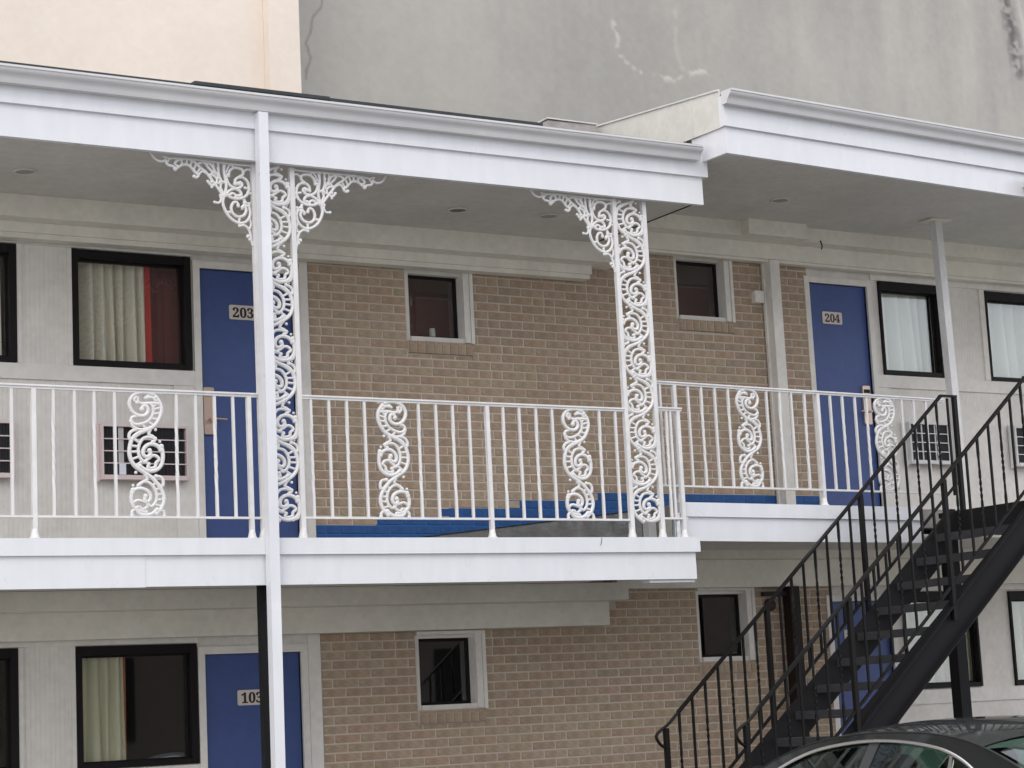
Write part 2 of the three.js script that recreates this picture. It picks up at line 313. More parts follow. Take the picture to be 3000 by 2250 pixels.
roomFront('pale clapboard room front with blue door 104 behind the black stair, ground floor right', 11.37, 16.4, 0.245, 2.66, [11.376, 12.02, 0.36, 2.39], [[12.16, 13.014, 1.63, 2.462], [13.41, 14.2, 1.62, 2.453]],
  ['104', 11.625, 2.10, 'blue door of room 104'],
  [[12.074, 16.3, 1.505, 1.62], [12.074, 16.3, 2.466, 2.66]], M.room);

// curtains hang inside the rooms
function curtain(label, x0, x1, y0, y1, m, n, amp, z = -0.115) {
  const segs = n * 10, pos = [], idx = [], ph = rr(0, 6), ph2 = rr(0, 6);
  for (let j = 0; j <= 8; j++) for (let i = 0; i <= segs; i++) {
    const u = i / segs, v = j / 8, k = u * n * 2 * Math.PI;
    const open = 0.55 + 0.45 * (1 - v);
    pos.push(x0 + u * (x1 - x0) + 0.010 * Math.sin(k * 0.5 + ph) * (1 - v), y0 + v * (y1 - y0), z + amp * open * (Math.pow(Math.abs(Math.sin(k * 0.5 + 0.9 * Math.sin(u * 5 + ph) + 0.12 * Math.sin(v * 3 + u * 9))), 0.7) * 2 - 1.2 + 0.4 * Math.sin(k * 0.31 + ph2)));
  }
  for (let j = 0; j < 8; j++) for (let i = 0; i < segs; i++) { const a = j * (segs + 1) + i, b = a + 1, c = a + segs + 1, d = c + 1; idx.push(a, b, d, a, d, c); }
  const g = new THREE.BufferGeometry(); g.setAttribute('position', new THREE.Float32BufferAttribute(pos, 3)); g.setIndex(idx); g.computeVertexNormals();
  return tag(mesh('curtain', g, m, scene), label, 'curtain');
}
curtain('cream pleated curtain drawn across most of the window beside door 203', 4.86, 5.425, 4.02, 4.97, M_cream, 6.5, 0.085, -0.2);
curtain('narrow red lining strip at the edge of the curtain beside door 203', 5.40, 5.465, 4.02, 4.97, M.red, 1, 0.004, -0.17);
curtain('dark red drape behind the cream curtain beside door 203', 5.44, 5.72, 4.02, 4.97, std([0.17, 0.028, 0.03], 0.9), 3, 0.01, -0.26);
curtain('cream curtain in the window cut off by the left picture edge, upstairs', 3.6, 4.36, 4.02, 4.97, M_cream, 8, 0.02);
curtain('cream-green curtain at the left of the window beside door 103', 4.84, 5.19, 1.28, 2.23, M_gold, 4, 0.045, -0.14);
curtain('narrow rust-brown lining strip at the edge of the curtain beside door 103', 5.17, 5.225, 1.28, 2.23, M.rust, 1, 0.004, -0.17);
curtain('cream curtain in the window cut off by the left picture edge, ground floor', 3.6, 3.95, 1.28, 2.23, M_gold, 5, 0.02);
curtain('pale curtain filling the window right of door 204', 12.16, 12.92, 4.27, 5.24, M_pale, 6, 0.08, -0.19);
curtain('pale curtain filling the window at the right picture edge, upstairs', 13.42, 14.26, 4.27, 5.24, M_pale, 6, 0.08, -0.19);
curtain('yellowish curtain in the ground floor window seen through the black stair', 12.16, 13.05, 1.55, 2.52, M_gold, 8, 0.04, -0.14);
curtain('yellowish curtain in the ground floor window at the right picture edge', 13.40, 14.26, 1.55, 2.52, M_gold, 8, 0.04, -0.14);
{ const g = new THREE.LatheGeometry([[0, 0], [0.024, 0], [0.024, 0.075], [0.02, 0.1], [0.0, 0.1]].map((p) => new THREE.Vector2(...p)), 14); const b = mesh('bottle', g, std([0.75, 0.7, 0.7], 0.5), scene); b.position.set(7.76, 4.447, -0.17); tag(b, 'small white bottle on the sill inside the left upstairs brick-wall window', 'bottle');
  mesh('bottle_shelf', bx(-0.2, 0.2, -0.02, -0.001, -0.05, 0.04), M.white, b); }

// ---------------------------------------------------------------- left balcony floor and roof
const deckUV = (g) => g;
{
  const T = thing('balcony', 'white-edged balcony floor in front of room 203', 'balcony', [3.76, 0, 0]); T.rotation.z = 0.0028;
  const x0 = -2.2, x1 = 5.023;
  mesh('deck', bx(x0, 4.94, 2.56, 2.738, 0.02, 1.68), M.concrete, T);
  mesh('upper_fascia_board', bx(x0, x1, 2.642, 2.745, 1.681, 1.722), M.fascia, T);
  // lower fascia sheets with a seam and a slight bend
  mesh('lower_fascia_sheet', bx(x0, 0.894, 2.450, 2.6415, 1.681, 1.7045), M.fascia, T); mesh('lower_fascia_sheet', bx(0.896, x1 - 0.03, 2.454, 2.6415, 1.681, 1.700), M.fascia, T);
  mesh('soffit', bx(x0, 4.94, 2.535, 2.555, 0.32, 1.68), M.soffit, T);
  mesh('loose_thread', tube([[4.19, 2.742, 1.7235], [4.186, 2.715, 1.727], [4.175, 2.69, 1.726]], 0.0016), M.dark, T);
  mesh('end_return', [bx(4.942, 4.99, 2.47, 2.64, 1.05, 1.68), bx(4.6, 4.986, 2.432, 2.449, 1.60, 1.68)], M.fascia, T);
  mesh('upper_wall_beam', bx(x0, 5.37, 2.405, 2.534, 0.02, 0.30), M.beam, T);
  mesh('lower_wall_beam', bx(x0, 5.31, 2.222, 2.404, 0.02, 0.11), M.beam, T);
}
function gutterGeo(x0, x1) { // K-style gutter: y up from 0, z outwards from 0
  const s = new THREE.Shape(); s.moveTo(0, 0); s.lineTo(0.055, 0); s.quadraticCurveTo(0.06, 0.012, 0.062, 0.02); s.quadraticCurveTo(0.066, 0.042, 0.084, 0.052); s.quadraticCurveTo(0.104, 0.064, 0.104, 0.080); s.lineTo(0.112, 0.084); s.lineTo(0.112, 0.098); s.lineTo(0.100, 0.098); s.lineTo(0.096, 0.086); s.quadraticCurveTo(0.094, 0.07, 0.08, 0.06); s.quadraticCurveTo(0.058, 0.046, 0.056, 0.024); s.lineTo(0.05, 0.006); s.lineTo(0.006, 0.006); s.lineTo(0.006, 0.10); s.lineTo(0, 0.10); s.closePath();
  const g = new THREE.ExtrudeGeometry(s, { depth: x1 - x0, bevelEnabled: false, curveSegments: 5 }); g.rotateY(Math.PI / 2); g.scale(1, 1, -1);
  // flip winding after mirroring
  const p = g.attributes.position, n = g.attributes.normal, uv = g.attributes.uv;
  for (const a of [p, n, uv]) { const k = a.itemSize, ar = a.array; for (let i = 0; i + 2 < a.count; i += 3) for (let c = 0; c < k; c++) { const t = ar[(i + 1) * k + c]; ar[(i + 1) * k + c] = ar[(i + 2) * k + c]; ar[(i + 2) * k + c] = t; } }
  g.translate(x0, 0, 0); return g;
}
function gutterCap() { const s = new THREE.Shape([[0, 0], [0.055, 0], [0.062, 0.02], [0.084, 0.052], [0.104, 0.066], [0.106, 0.096], [0, 0.098]].map((p) => new THREE.Vector2(...p))); const g = new THREE.ExtrudeGeometry(s, { depth: 0.004, bevelEnabled: false }); g.rotateY(-Math.PI / 2); return g; }
{
  const T = thing('veranda_roof', 'lower white veranda roof with gutter over the room 203 balcony', 'roof', [3.76, 0, 0]); T.rotation.z = 0.0052;
  const x0 = -2.2;
  mesh('lower_fascia_board', bx(x0, 5.285, 5.162, 5.366, 1.66, 1.70), M.fascia, T);
  mesh('upper_fascia_board', bx(x0, 5.325, 5.366, 5.575, 1.66, 1.724), M.fascia, T);
  const g = mesh('gutter', gutterGeo(x0, 5.215), M.gutter, T); g.position.set(0, 5.472, 1.725);
  const cap = mesh('gutter_end_cap', gutterCap(), M.gutter, g); cap.position.set(5.22, 0, 0);
  mesh('soffit', bx(x0, 5.27, 5.20, 5.22, 0.02, 1.66), M.soffit, T);
  mesh('end_board', bx(5.272, 5.284, 5.20, 5.56, 0.3, 1.66), M.beam, T); mesh('edge_gasket', bx(5.2845, 5.294, 5.194, 5.207, 0.3, 1.655), M.dark, T);
  mesh('upper_wall_beam', bx(x0, 5.55, 5.045, 5.199, 0.02, 0.27), M.beam, T);
  mesh('lower_wall_beam', [bx(x0, 5.33, 4.972, 5.044, 0.02, 0.135), bx(x0, 5.318, 4.935, 4.971, 0.02, 0.12)], M.beam, T);
  // roof covering: pitched sheets whose dark edge shows above the gutter
  const deck = [];
  for (const [a, b, y] of [[x0, -0.2, 5.606], [-0.198, 1.3, 5.614], [1.302, 2.25, 5.632], [2.252, 3.9, 5.624], [3.902, 5.24, 5.602]]) { const q = bx(a, b, -0.022, 0.0, -5.6, 0); q.rotateX(0.08); q.translate(0, y, 1.745); deck.push(q); }
  for (const q of deck) mesh('roofing_sheet', q, M.roof, T);
  mesh('roof_fill', bx(x0, 5.24, 5.225, 5.57, -3.7, 1.655), M.beam, T);
}
// ---------------------------------------------------------------- right balcony floor and roof, set back and turned a little
const A = THREE.MathUtils.degToRad(3.5);
function wingSlab(u0, u1, y0, y1, z0, front) { // floor or ceiling slab from the wall face to the turned front edge
  const w = (u) => (0.012 - z0 + u * Math.sin(A)) / Math.cos(A);
  const g = new THREE.ExtrudeGeometry(new THREE.Shape([[u0, -front], [u1, -front], [u1, -w(u1)], [u0, -w(u0)]].map((p) => new THREE.Vector2(...p))), { depth: y1 - y0, bevelEnabled: false });
  g.rotateX(-Math.PI / 2); g.translate(0, y0, 0); return g;
}
const wingX = (u, X0, z0) => [X0 + u * Math.cos(A), z0 - u * Math.sin(A)];
{
  const T = thing('balcony', 'higher white-edged balcony floor in front of room 204', 'balcony', [8.73, 0, 1.55]); T.rotation.y = A;
  mesh('upper_fascia_board', bx(0, 2.44, 2.922, 3.024, -0.03, 0.018), M.fascia, T);
  mesh('lower_fascia_sheet', bx(0.012, 2.44, 2.749, 2.9215, -0.03, 0), M.fascia, T);
  mesh('deck', wingSlab(0.012, 7.4, 2.87, 3.015, 1.55, -0.031), M.concrete, T);
  mesh('soffit', wingSlab(0.012, 7.4, 2.80, 2.82, 1.55, -0.031), M.soffit, T);
  mesh('end_board', bx(0.003, 0.011, 2.75, 2.92, -1.0, -0.03), M.zinc, T);
  const B = thing('wall_beam', 'cream wall beam under the room 204 balcony', 'beam'); mesh('beam_face', bx(9.16, 16.3, 2.515, 2.735, 0.02, 0.10), M.beam, B); mesh('cap', bx(9.16, 16.3, 2.737, 2.80, 0.02, 0.24), M.beam, B);
}
{
  const T = thing('veranda_roof', 'higher white veranda roof with gutter over the room 204 balcony', 'roof', [9.027, 0, 2.0]); T.rotation.y = A;
  mesh('lower_fascia_board', bx(0, 7.3, 5.505, 5.70, -0.035, 0), M.fascia, T);
  mesh('upper_fascia_board', bx(-0.02, 7.3, 5.7005, 5.925, -0.035, 0.024), M.fascia, T);
  const g = mesh('gutter', gutterGeo(-0.035, 7.3), M.gutter, T); g.position.set(0, 5.85, 0.0245);
  const cap = mesh('gutter_end_cap', gutterCap(), M.gutter, g); cap.position.set(-0.036, 0, 0);
  mesh('soffit', wingSlab(0.03, 7.3, 5.525, 5.545, 2.0, -0.036), M.soffit, T);
  mesh('return_board', bx(0.002, 0.028, 5.506, 5.70, -0.38, -0.036), M.fascia, T);
  // pitched roof covering and its metal verge
  const q = bx(-0.02, 7.3, -0.02, 0, -5.5, 0); q.rotateX(0.08); q.translate(0.03, 5.945, 0.03); mesh('roofing_sheet', q, M.roof, T);
  const s = new THREE.Shape([[-0.03, 5.70], [-0.03, 5.972], [-0.7, 6.025], [-1.6, 6.098], [-4.6, 6.33], [-4.6, 5.70]].map((p) => new THREE.Vector2(...p)));
  const v = new THREE.ExtrudeGeometry(s, { depth: 0.012, bevelEnabled: false }); v.rotateY(-Math.PI / 2); mesh('verge_flashing', v, M.zinc, T);
  mesh('verge_seam', [bx(-0.017, -0.0125, 5.71, 6.05, -0.96, -0.955), bx(-0.017, -0.0125, 5.71, 5.99, -0.34, -0.33)], M.zinc, T);
  const e = bx(-0.022, -0.002, -0.006, 0.006, -4.6, 0); e.rotateX(0.0785); e.translate(0, 5.978, -0.03); mesh('verge_drip_edge', e, M.white, T);
  mesh('roof_fill', bx(0.06, 7.3, 5.55, 5.93, -5.4, -0.04), M.beam, T);
  const W = thing('wall_beam', 'cream stepped wall beam under the room 204 veranda ceiling', 'beam');
  mesh('upper_board', bx(9.05, 16.3, 5.402, 5.53, 0.02, 0.25), M.beam, W);
  mesh('lower_board', [bx(9.05, 16.3, 5.262, 5.401, 0.02, 0.11), bx(9.05, 16.3, 5.238, 5.261, 0.02, 0.095)], M.beam, W);
  mesh('protruding_block', bx(10.50, 11.12, 5.398, 5.528, 0.251, 0.35), M.beam, W);
  mesh('hanging_wire', tube([[11.33, 5.42, 0.26], [11.335, 5.37, 0.27], [11.33, 5.345, 0.265]], 0.006), M.dark, W);
}
{ // small sheet-metal vent on the lower roof
  const T = thing('roof_vent', 'small weathered sheet-metal vent box on the lower roof', 'vent');
  const s = new THREE.Shape([[8.33, 5.72], [8.345, 6.02], [8.42, 6.065], [8.865, 6.075], [8.865, 5.72]].map((p) => new THREE.Vector2(...p)));
  const g = new THREE.ExtrudeGeometry(s, { depth: 0.3, bevelEnabled: false }); g.translate(0, 0, 0.3); mesh('casing', g, std([0.50, 0.46, 0.45], 0.8, { map: brickTex }), T);
  mesh('lid', bx(8.41, 8.875, 6.076, 6.086, 0.29, 0.61), M.zinc, T);
}
{ const [x, z] = wingX(3.12, 9.027, 2.0); const T = thing('floodlight', 'small grey floodlight on the right roof fascia at the picture edge', 'floodlight', [x, 5.6, z]); T.rotation.y = A;
  mesh('bracket', bx(0.02, 0.06, -0.02, 0.02, 0.0, 0.05), M.zinc, T); mesh('head', bx(0, 0.16, -0.06, 0.05, 0.05, 0.14), std([0.16, 0.17, 0.2], 0.5), T); }

// ceiling lights set into the two soffits
function ceilingLight(x, y, z, label, m) {
  const T = thing('ceiling_light', label, 'ceiling light', [x, y, z], 'round lights in the veranda ceilings');
  const g = new THREE.TorusGeometry(0.068, 0.009, 6, 24); g.rotateX(Math.PI / 2); mesh('trim_ring', g, M.soffit, T);
  const d = new THREE.CylinderGeometry(0.066, 0.06, 0.006, 24); d.translate(0, 0.001, 0); mesh('lens', d, m, T);
}
const lensOff = std([0.30, 0.29, 0.27], 0.5), lensDark = std([0.10, 0.095, 0.09], 0.4);
ceilingLight(4.225, 5.199, 0.84, 'round ceiling light at the far left of the lower veranda ceiling', lensOff);
ceilingLight(7.43, 5.213, 0.86, 'dark round ceiling light in the middle of the lower veranda ceiling', lensDark);
ceilingLight(8.17, 5.217, 0.92, 'round ceiling light beside the lace column in the lower veranda ceiling', lensOff);
ceilingLight(10.35, 5.522, 0.95, 'round ceiling light in the higher veranda ceiling', lensOff);

// ---------------------------------------------------------------- cast iron lace
const pz = (pts) => pts.map(([x, y]) => [((x - 318) - (y - 840) * 0.02) / 1881, -(y - 840) / 1976]);
const stemW = 0.0134, bandW = 0.011, thinW = 0.0086;
// one casting of three scrolls, traced in its own plane (millimetre-like units turned into metres by pz)
const PANEL = [
  [stemW, [[440, 150], [480, 200], [505, 270], [500, 340], [470, 420], [430, 480], [380, 520], [300, 560], [220, 590], [155, 650], [122, 750], [116, 830], [140, 920], [190, 990], [250, 1030], [330, 1080], [400, 1130], [460, 1200], [510, 1270], [534, 1350], [525, 1430], [490, 1500], [440, 1545]]],
  [stemW, [[400, 112], [320, 96], [240, 102], [170, 130], [120, 200], [120, 270], [150, 330], [200, 370], [255, 383], [310, 368], [340, 330], [338, 285], [310, 255], [275, 268], [268, 300]]],
  [bandW, [[280, 235], [350, 225], [390, 250], [405, 310], [390, 380], [340, 440], [280, 470], [220, 485], [170, 478], [137, 440], [150, 402], [190, 388]]],
  [bandW, [[137, 450], [150, 500], [200, 535], [275, 545], [370, 520]]],
  [bandW, [[205, 225], [170, 190], [215, 150], [225, 215], [300, 235], [340, 225], [470, 225]]],
  [thinW, [[310, 165], [345, 130], [400, 125], [440, 150], [430, 115], [455, 100], [490, 105]]],
  [bandW, [[340, 155], [400, 160], [440, 190]]],
  [bandW, [[190, 545], [135, 575], [112, 620], [125, 665], [160, 660], [200, 620], [280, 570]]],
  [bandW, [[365, 545], [350, 600], [400, 625], [430, 660], [400, 690]]],
  [bandW, [[430, 650], [350, 632], [285, 650], [238, 720], [225, 800], [240, 870], [280, 920], [315, 930]]],
  [stemW, [[505, 740], [522, 830], [520, 900], [500, 970], [450, 1020], [380, 1040], [300, 1022], [245, 985]]],
  [stemW, [[500, 790], [470, 745], [430, 722], [370, 715], [312, 745], [282, 800], [292, 858], [335, 868], [372, 835], [360, 795]]],
  [bandW, [[295, 928], [350, 890], [400, 852], [450, 862], [478, 905], [440, 935], [428, 990], [340, 1000], [352, 955]]],
  [bandW, [[440, 1100], [500, 1112], [526, 1160], [515, 1225], [480, 1205], [400, 1125]]],
  [bandW, [[310, 1085], [330, 1140], [280, 1170], [235, 1205]]],
  [bandW, [[225, 1215], [260, 1180], [320, 1168], [382, 1200], [430, 1270], [446, 1350], [420, 1430], [380, 1462], [340, 1442]]],
  [stemW, [[160, 1270], [138, 1350], [150, 1440], [195, 1500], [235, 1550], [305, 1563], [380, 1552], [450, 1500]]],
  [stemW, [[150, 1300], [185, 1262], [235, 1250], [310, 1265], [360, 1310], [368, 1370], [330, 1408], [300, 1380], [312, 1340]]],
  [bandW, [[160, 1420], [210, 1390], [270, 1402], [350, 1440], [270, 1500], [225, 1455], [210, 1500], [320, 1530]]],
  [bandW, [[150, 1572], [150, 1525], [200, 1480]]], [bandW, [[470, 1500], [528, 1520], [540, 1575]]],
];
const PBALL = [[435, 540, 19], [487, 682, 17], [195, 1060, 19], [160, 1215, 18], [250, 1225, 12], [490, 735, 11]];
const MIDRUNG = [[[155, 650], [245, 705]], [[124, 740], [232, 748]], [[116, 815], [226, 808]], [[135, 905], [240, 868]], [[185, 985], [278, 918]]];
for (const q of [[[480, 200], [400, 270]], [[505, 270], [405, 300]], [[500, 340], [400, 352]], [[470, 420], [370, 405]], [[420, 490], [335, 445]], [[330, 545], [270, 475]], ...MIDRUNG, [[440, 1175], [395, 1215]], [[490, 1240], [425, 1265]], [[525, 1310], [440, 1320]], [[534, 1375], [443, 1382]], [[510, 1460], [415, 1435]]]) PANEL.push([thinW, q]);
function laceGeo(curves, balls, map = pz, kx = 1881) {
  const out = [];
  for (const [r, pts] of curves) { const p = map(pts); const flip = p; out.push(tube(flip.map(([x, y]) => [x, y, 0]), r, Math.round(pts.length * 2.6), 6, 1)); for (const e of [p[0], p[p.length - 1]]) out.push(ball(e[0], e[1], 0, r * 1.25)); }
  for (const [x, y, r] of balls) { const [a, b] = map([[x, y]])[0]; out.push(ball(a, b, 0, r / kx * 1.05)); }
  return merge(out);
}
function smooth(g) { return g; }
const panelGeo = laceGeo(PANEL, PBALL);
const panelMirror = panelGeo.clone(); panelMirror.rotateY(Math.PI);
// repeating unit for the tall columns: the middle scroll, 530 units high
const UNIT = [
  [stemW, [[385, 515], [300, 560], [220, 590], [155, 650], [122, 750], [116, 830], [140, 920], [190, 990], [262, 1045]]],
  [bandW, [[190, 545], [135, 575], [112, 620], [125, 665], [160, 660], [200, 620], [280, 570]]],
  [bandW, [[365, 545], [350, 600], [400, 625], [430, 660], [400, 690]]],
  [bandW, [[430, 650], [350, 632], [285, 650], [238, 720], [225, 800], [240, 870], [280, 920], [315, 930]]],
  [stemW, [[505, 740], [522, 830], [520, 900], [500, 970], [450, 1020], [380, 1040], [300, 1022], [245, 985]]],
  [stemW, [[500, 790], [470, 745], [430, 722], [370, 715], [312, 745], [282, 800], [292, 858], [335, 868], [372, 835], [360, 795]]],
  [bandW, [[295, 928], [350, 890], [400, 852], [450, 862], [478, 905], [440, 935], [428, 990], [340, 1000], [352, 955]]],
  [bandW, [[440, 1035], [500, 1010], [520, 960]]],
];
const UBALL = [[435, 545, 19], [487, 682, 17], [490, 735, 11], [150, 520, 12]];
for (const q of MIDRUNG) UNIT.push([thinW, q]);
const unitMap = (pts) => pts.map(([x, y]) => [(x - 318) / 1760, -(y - 780) / 1976]);
const unitGeo = laceGeo(UNIT, UBALL, unitMap, 1920);
const unitMirror = unitGeo.clone(); unitMirror.rotateY(Math.PI);
function laceColumn(label, x0, x1, y0, y1, z) {
  const T = thing('lace_column', label, 'column', [(x0 + x1) / 2, y0, z], 'cast iron lace columns');
  const H = y1 - y0, hw = (x1 - x0) / 2, b = 0.032;
  for (const s of [-1, 1]) { const u = mesh('upright', bx(s * (hw - b / 2) - b / 2, s * (hw - b / 2) + b / 2, 0.02, H, -0.016, 0.016), M.iron, T);
    const f = new THREE.CylinderGeometry(0.018, 0.034, 0.07, 12); f.translate(s * (hw - b / 2), 0.035, 0); mesh('foot', f, M.iron, u); }
  const n = Math.round((H - 0.12) / 0.268), p = (H - 0.12) / n;
  for (let i = 0; i < n; i++) { const o = mesh('scroll', i % 2 ? unitMirror : unitGeo, M.iron, T); o.position.set(0, 0.12 + p * (i + 0.5), 0); o.scale.y = p / 0.268; }
  return T;
}
laceColumn('tall white cast iron scrollwork column behind the white post', 5.455, 5.758, 2.75, 5.17, 1.62);
laceColumn('tall white cast iron scrollwork column at the end of the lower balcony', 8.255, 8.546, 2.757, 5.186, 1.62);

// corner brackets
const BR = [
  [0.0055, [[225, 250], [262, 312], [330, 340], [365, 322]]], [0.006, [[365, 330], [385, 372], [430, 385], [470, 412], [490, 385], [455, 372], [462, 340], [500, 312], [560, 300], [630, 322], [700, 390], [760, 440], [820, 525], [900, 640], [930, 690]]],
  [0.006, [[490, 392], [540, 366], [595, 376], [650, 440], [690, 482], [660, 500], [645, 490]]], [0.005, [[690, 470], [720, 435], [765, 452]]],
  [0.0045, [[520, 318], [525, 366]]], [0.0045, [[570, 305], [572, 366]]], [0.0045, [[620, 322], [606, 384]]], [0.0045, [[662, 356], [640, 420]]], [0.0045, [[705, 395], [672, 450]]],
  [0.0055, [[690, 345], [740, 335], [790, 400], [830, 440]]], [0.0055, [[760, 345], [800, 350], [850, 430], [880, 480]]],
  [0.0065, [[940, 365], [938, 430], [955, 520], [962, 600], [945, 680], [930, 760], [950, 840], [1000, 925], [1060, 975], [1105, 990], [1160, 975], [1200, 920], [1205, 860], [1190, 800]]],
  [0.0055, [[880, 395], [890, 470], [915, 545], [905, 600], [930, 660], [925, 700]]],
  [0.0055, [[780, 540], [810, 580], [850, 575], [870, 520], [840, 480], [800, 470]]], [0.0055, [[800, 480], [830, 440], [880, 455], [905, 520], [940, 545]]], [0.005, [[820, 600], [850, 560], [905, 560]]],
  [0.0065, [[985, 470], [995, 420], [1030, 388], [1080, 385], [1125, 408], [1130, 450], [1105, 475]]],
  [0.0065, [[960, 490], [985, 560], [1040, 605], [1100, 600], [1122, 565], [1105, 540], [1075, 555]]],
  [0.0065, [[1050, 560], [1052, 515], [1090, 486], [1140, 495], [1180, 545], [1190, 620], [1170, 680], [1120, 715], [1060, 722], [1000, 705], [965, 672]]],
  [0.0065, [[955, 690], [990, 640], [1050, 615], [1100, 640], [1115, 685], [1085, 690]]], [0.006, [[990, 690], [1020, 665], [1055, 680], [1060, 715]]],
  [0.0065, [[1085, 800], [1075, 765], [1040, 762], [1015, 815], [1028, 880], [1080, 920], [1140, 905], [1165, 850], [1150, 800]]],
  [0.006, [[1150, 800], [1110, 830], [1150, 770], [1135, 720], [1165, 770], [1195, 775]]], [0.005, [[1190, 560], [1200, 620]]], [0.005, [[1150, 600], [1195, 610]]], [0.005, [[1180, 650], [1205, 660]]],
  [0.005, [[1130, 430], [1165, 400], [1200, 400]]], [0.005, [[1000, 870], [970, 870]]], [0.005, [[1100, 920], [1095, 985]]],
  [0.006, [[1105, 990], [1095, 1020], [1140, 1012], [1185, 1045], [1210, 1110], [1218, 1170], [1236, 1225]]], [0.005, [[1200, 940], [1215, 1000], [1205, 1040]]],
  [0.005, [[905, 690], [912, 740], [890, 772], [850, 765]]],
  [0.005, [[400, 305], [450, 300], [520, 300], [640, 305], [760, 318], [900, 330], [1040, 345], [1200, 352]]], [0.0045, [[380, 345], [400, 305], [350, 285]]], [0.0045, [[960, 430], [1000, 350], [1040, 380]]], [0.0045, [[830, 345], [840, 400]]], [0.0045, [[880, 345], [885, 400]]],
];
const BBALL = [[460, 415, 22], [400, 378, 14], [665, 500, 16], [850, 450, 20], [790, 475, 18], [820, 545, 18], [905, 545, 20], [880, 500, 16], [860, 770, 12], [1090, 555, 22], [1100, 475, 14], [1085, 800, 14], [1150, 770, 20], [1165, 800, 16], [1125, 830, 14], [1100, 1018, 16], [1185, 1132, 20], [1205, 1165, 18], [1228, 1205, 14], [975, 470, 22], [1160, 690, 16], [985, 870, 14], [1095, 950, 14], [100, 240, 10]];
const brMap = (pts) => pts.map(([x, y]) => [-(1205 + 0.034 * (y - 340) - x) / 1443, -(y - 340 + (1205 - x) * 0.0765) / 1663]);
const brGeo = laceGeo(BR.map(([r, p]) => [r * 1.65, p]), BBALL, brMap, 1500), brMirror = brGeo.clone(); brMirror.rotateY(Math.PI);
function bracket(label, x, y, z, right) { const T = thing('lace_bracket', label, 'bracket', [x, y, z], 'cast iron corner brackets'); mesh('scrollwork', right ? brMirror : brGeo, M.iron, T); return T; }
bracket('white scrollwork bracket left of the white post, under the roof edge', 5.455, 5.166, 1.62, false);
bracket('white scrollwork bracket right of the white post, under the roof edge', 5.758, 5.168, 1.62, true);
bracket('white scrollwork bracket left of the end lace column', 8.257, 5.186, 1.62, false);

// ---------------------------------------------------------------- white railings
function twisted(h, w, turns) { // square bar, its middle twisted
  const g = new THREE.BoxGeometry(w, h, w, 1, 18, 1), p = g.attributes.position;
  for (let i = 0; i < p.count; i++) { const t = p.getY(i) / h + 0.5, k = THREE.MathUtils.smoothstep(t, 0.15, 0.85) * turns * 2 * Math.PI, x = p.getX(i), z = p.getZ(i); p.setXYZ(i, x * Math.cos(k) - z * Math.sin(k), p.getY(i), x * Math.sin(k) + z * Math.cos(k)); }
  g.computeVertexNormals(); return g;
}
const plainBar = (h, w) => new THREE.BoxGeometry(w, h, w);
const footGeo = new THREE.LatheGeometry([[0, 0], [0.036, 0], [0.036, 0.008], [0.026, 0.018], [0.022, 0.04], [0.017, 0.062], [0.0, 0.064]].map((p) => new THREE.Vector2(...p)), 12);
function railing(T, u0, u1, yb, yt, balusters, posts, panels, yFloor, twist = true) {
  mesh('top_rail', [bx(u0, u1, yt - 0.011, yt, -0.019, 0.019), bx(u0, u1, yt - 0.026, yt - 0.0115, -0.011, 0.011)], M.iron, T);
  mesh('bottom_rail', bx(u0, u1, yb, yb + 0.014, -0.012, 0.012), M.iron, T);
  const h = yt - 0.026 - yb - 0.014, gs = [twisted(h, 0.0172, 1.25), plainBar(h, 0.0165)];
  balusters.forEach((u, i) => { const o = mesh('baluster', gs[i % 2], M.iron, T); o.position.set(u, yb + 0.014 + h / 2, 0); o.rotation.z = rr(-0.004, 0.004); });
  for (const u of posts) { const p = mesh('post', bx(u - 0.014, u + 0.014, yFloor + 0.03, yt - 0.026, -0.0142, 0.0142), M.iron, T); const f = mesh('foot', footGeo, M.iron, p); f.position.set(u, yFloor, 0); }
  for (const [u, mir] of panels) { const o = mesh('scroll_panel', mir ? panelMirror : panelGeo, M.iron, T); o.position.set(u, (yt - 0.026 + yb + 0.014) / 2, 0); o.scale.y = (h + 0.012) / 0.757; }
}
{
  const a = thing('railing', 'white railing with one scroll panel left of the white post, before room 203', 'railing', [0, 0, 1.62]);
  railing(a, 1.7, 5.455, 2.876, 3.673, [1.9, 2.03, 2.16, 2.29, 2.42, 2.55, 2.68, 2.81, 2.94, 3.07, 3.2, 3.33, 3.46, 3.6, 3.73, 3.863, 4.117, 4.249, 4.374, 4.503, 4.902, 5.03, 5.159, 5.284], [3.996, 5.39], [[4.700, false]], 2.748);
  const b = thing('railing', 'white railing with two scroll panels between the white post and the end lace column', 'railing', [0, 0, 1.62]);
  railing(b, 5.758, 8.255, 2.88, 3.675, [5.824, 5.953, 6.08, 6.21, 6.61, 6.741, 6.87, 6.997, 7.263, 7.393, 7.525, 7.657, 8.045, 8.181], [7.136], [[6.412, true], [7.846, false]], 2.755);
  const c = thing('railing', 'short white railing stub just right of the end lace column', 'railing', [0, 0, 1.62]);
  railing(c, 8.546, 8.752, 2.893, 3.693, [8.62, 8.655], [8.72], [], 2.757);
  const d = thing('railing', 'white railing with two scroll panels on the higher balcony before room 204', 'railing', [8.73, 0, 1.50]); d.rotation.y = A;
  railing(d, -0.12, 2.83, 3.140, 3.904, [-0.07, 0.193, 0.318, 0.446, 0.576, 0.951, 1.082, 1.199, 1.333, 1.601, 1.729, 1.861, 1.983, 2.366, 2.497, 2.632, 2.75], [0.062, 1.468], [[0.761, true], [2.171, false]], 3.025);
}

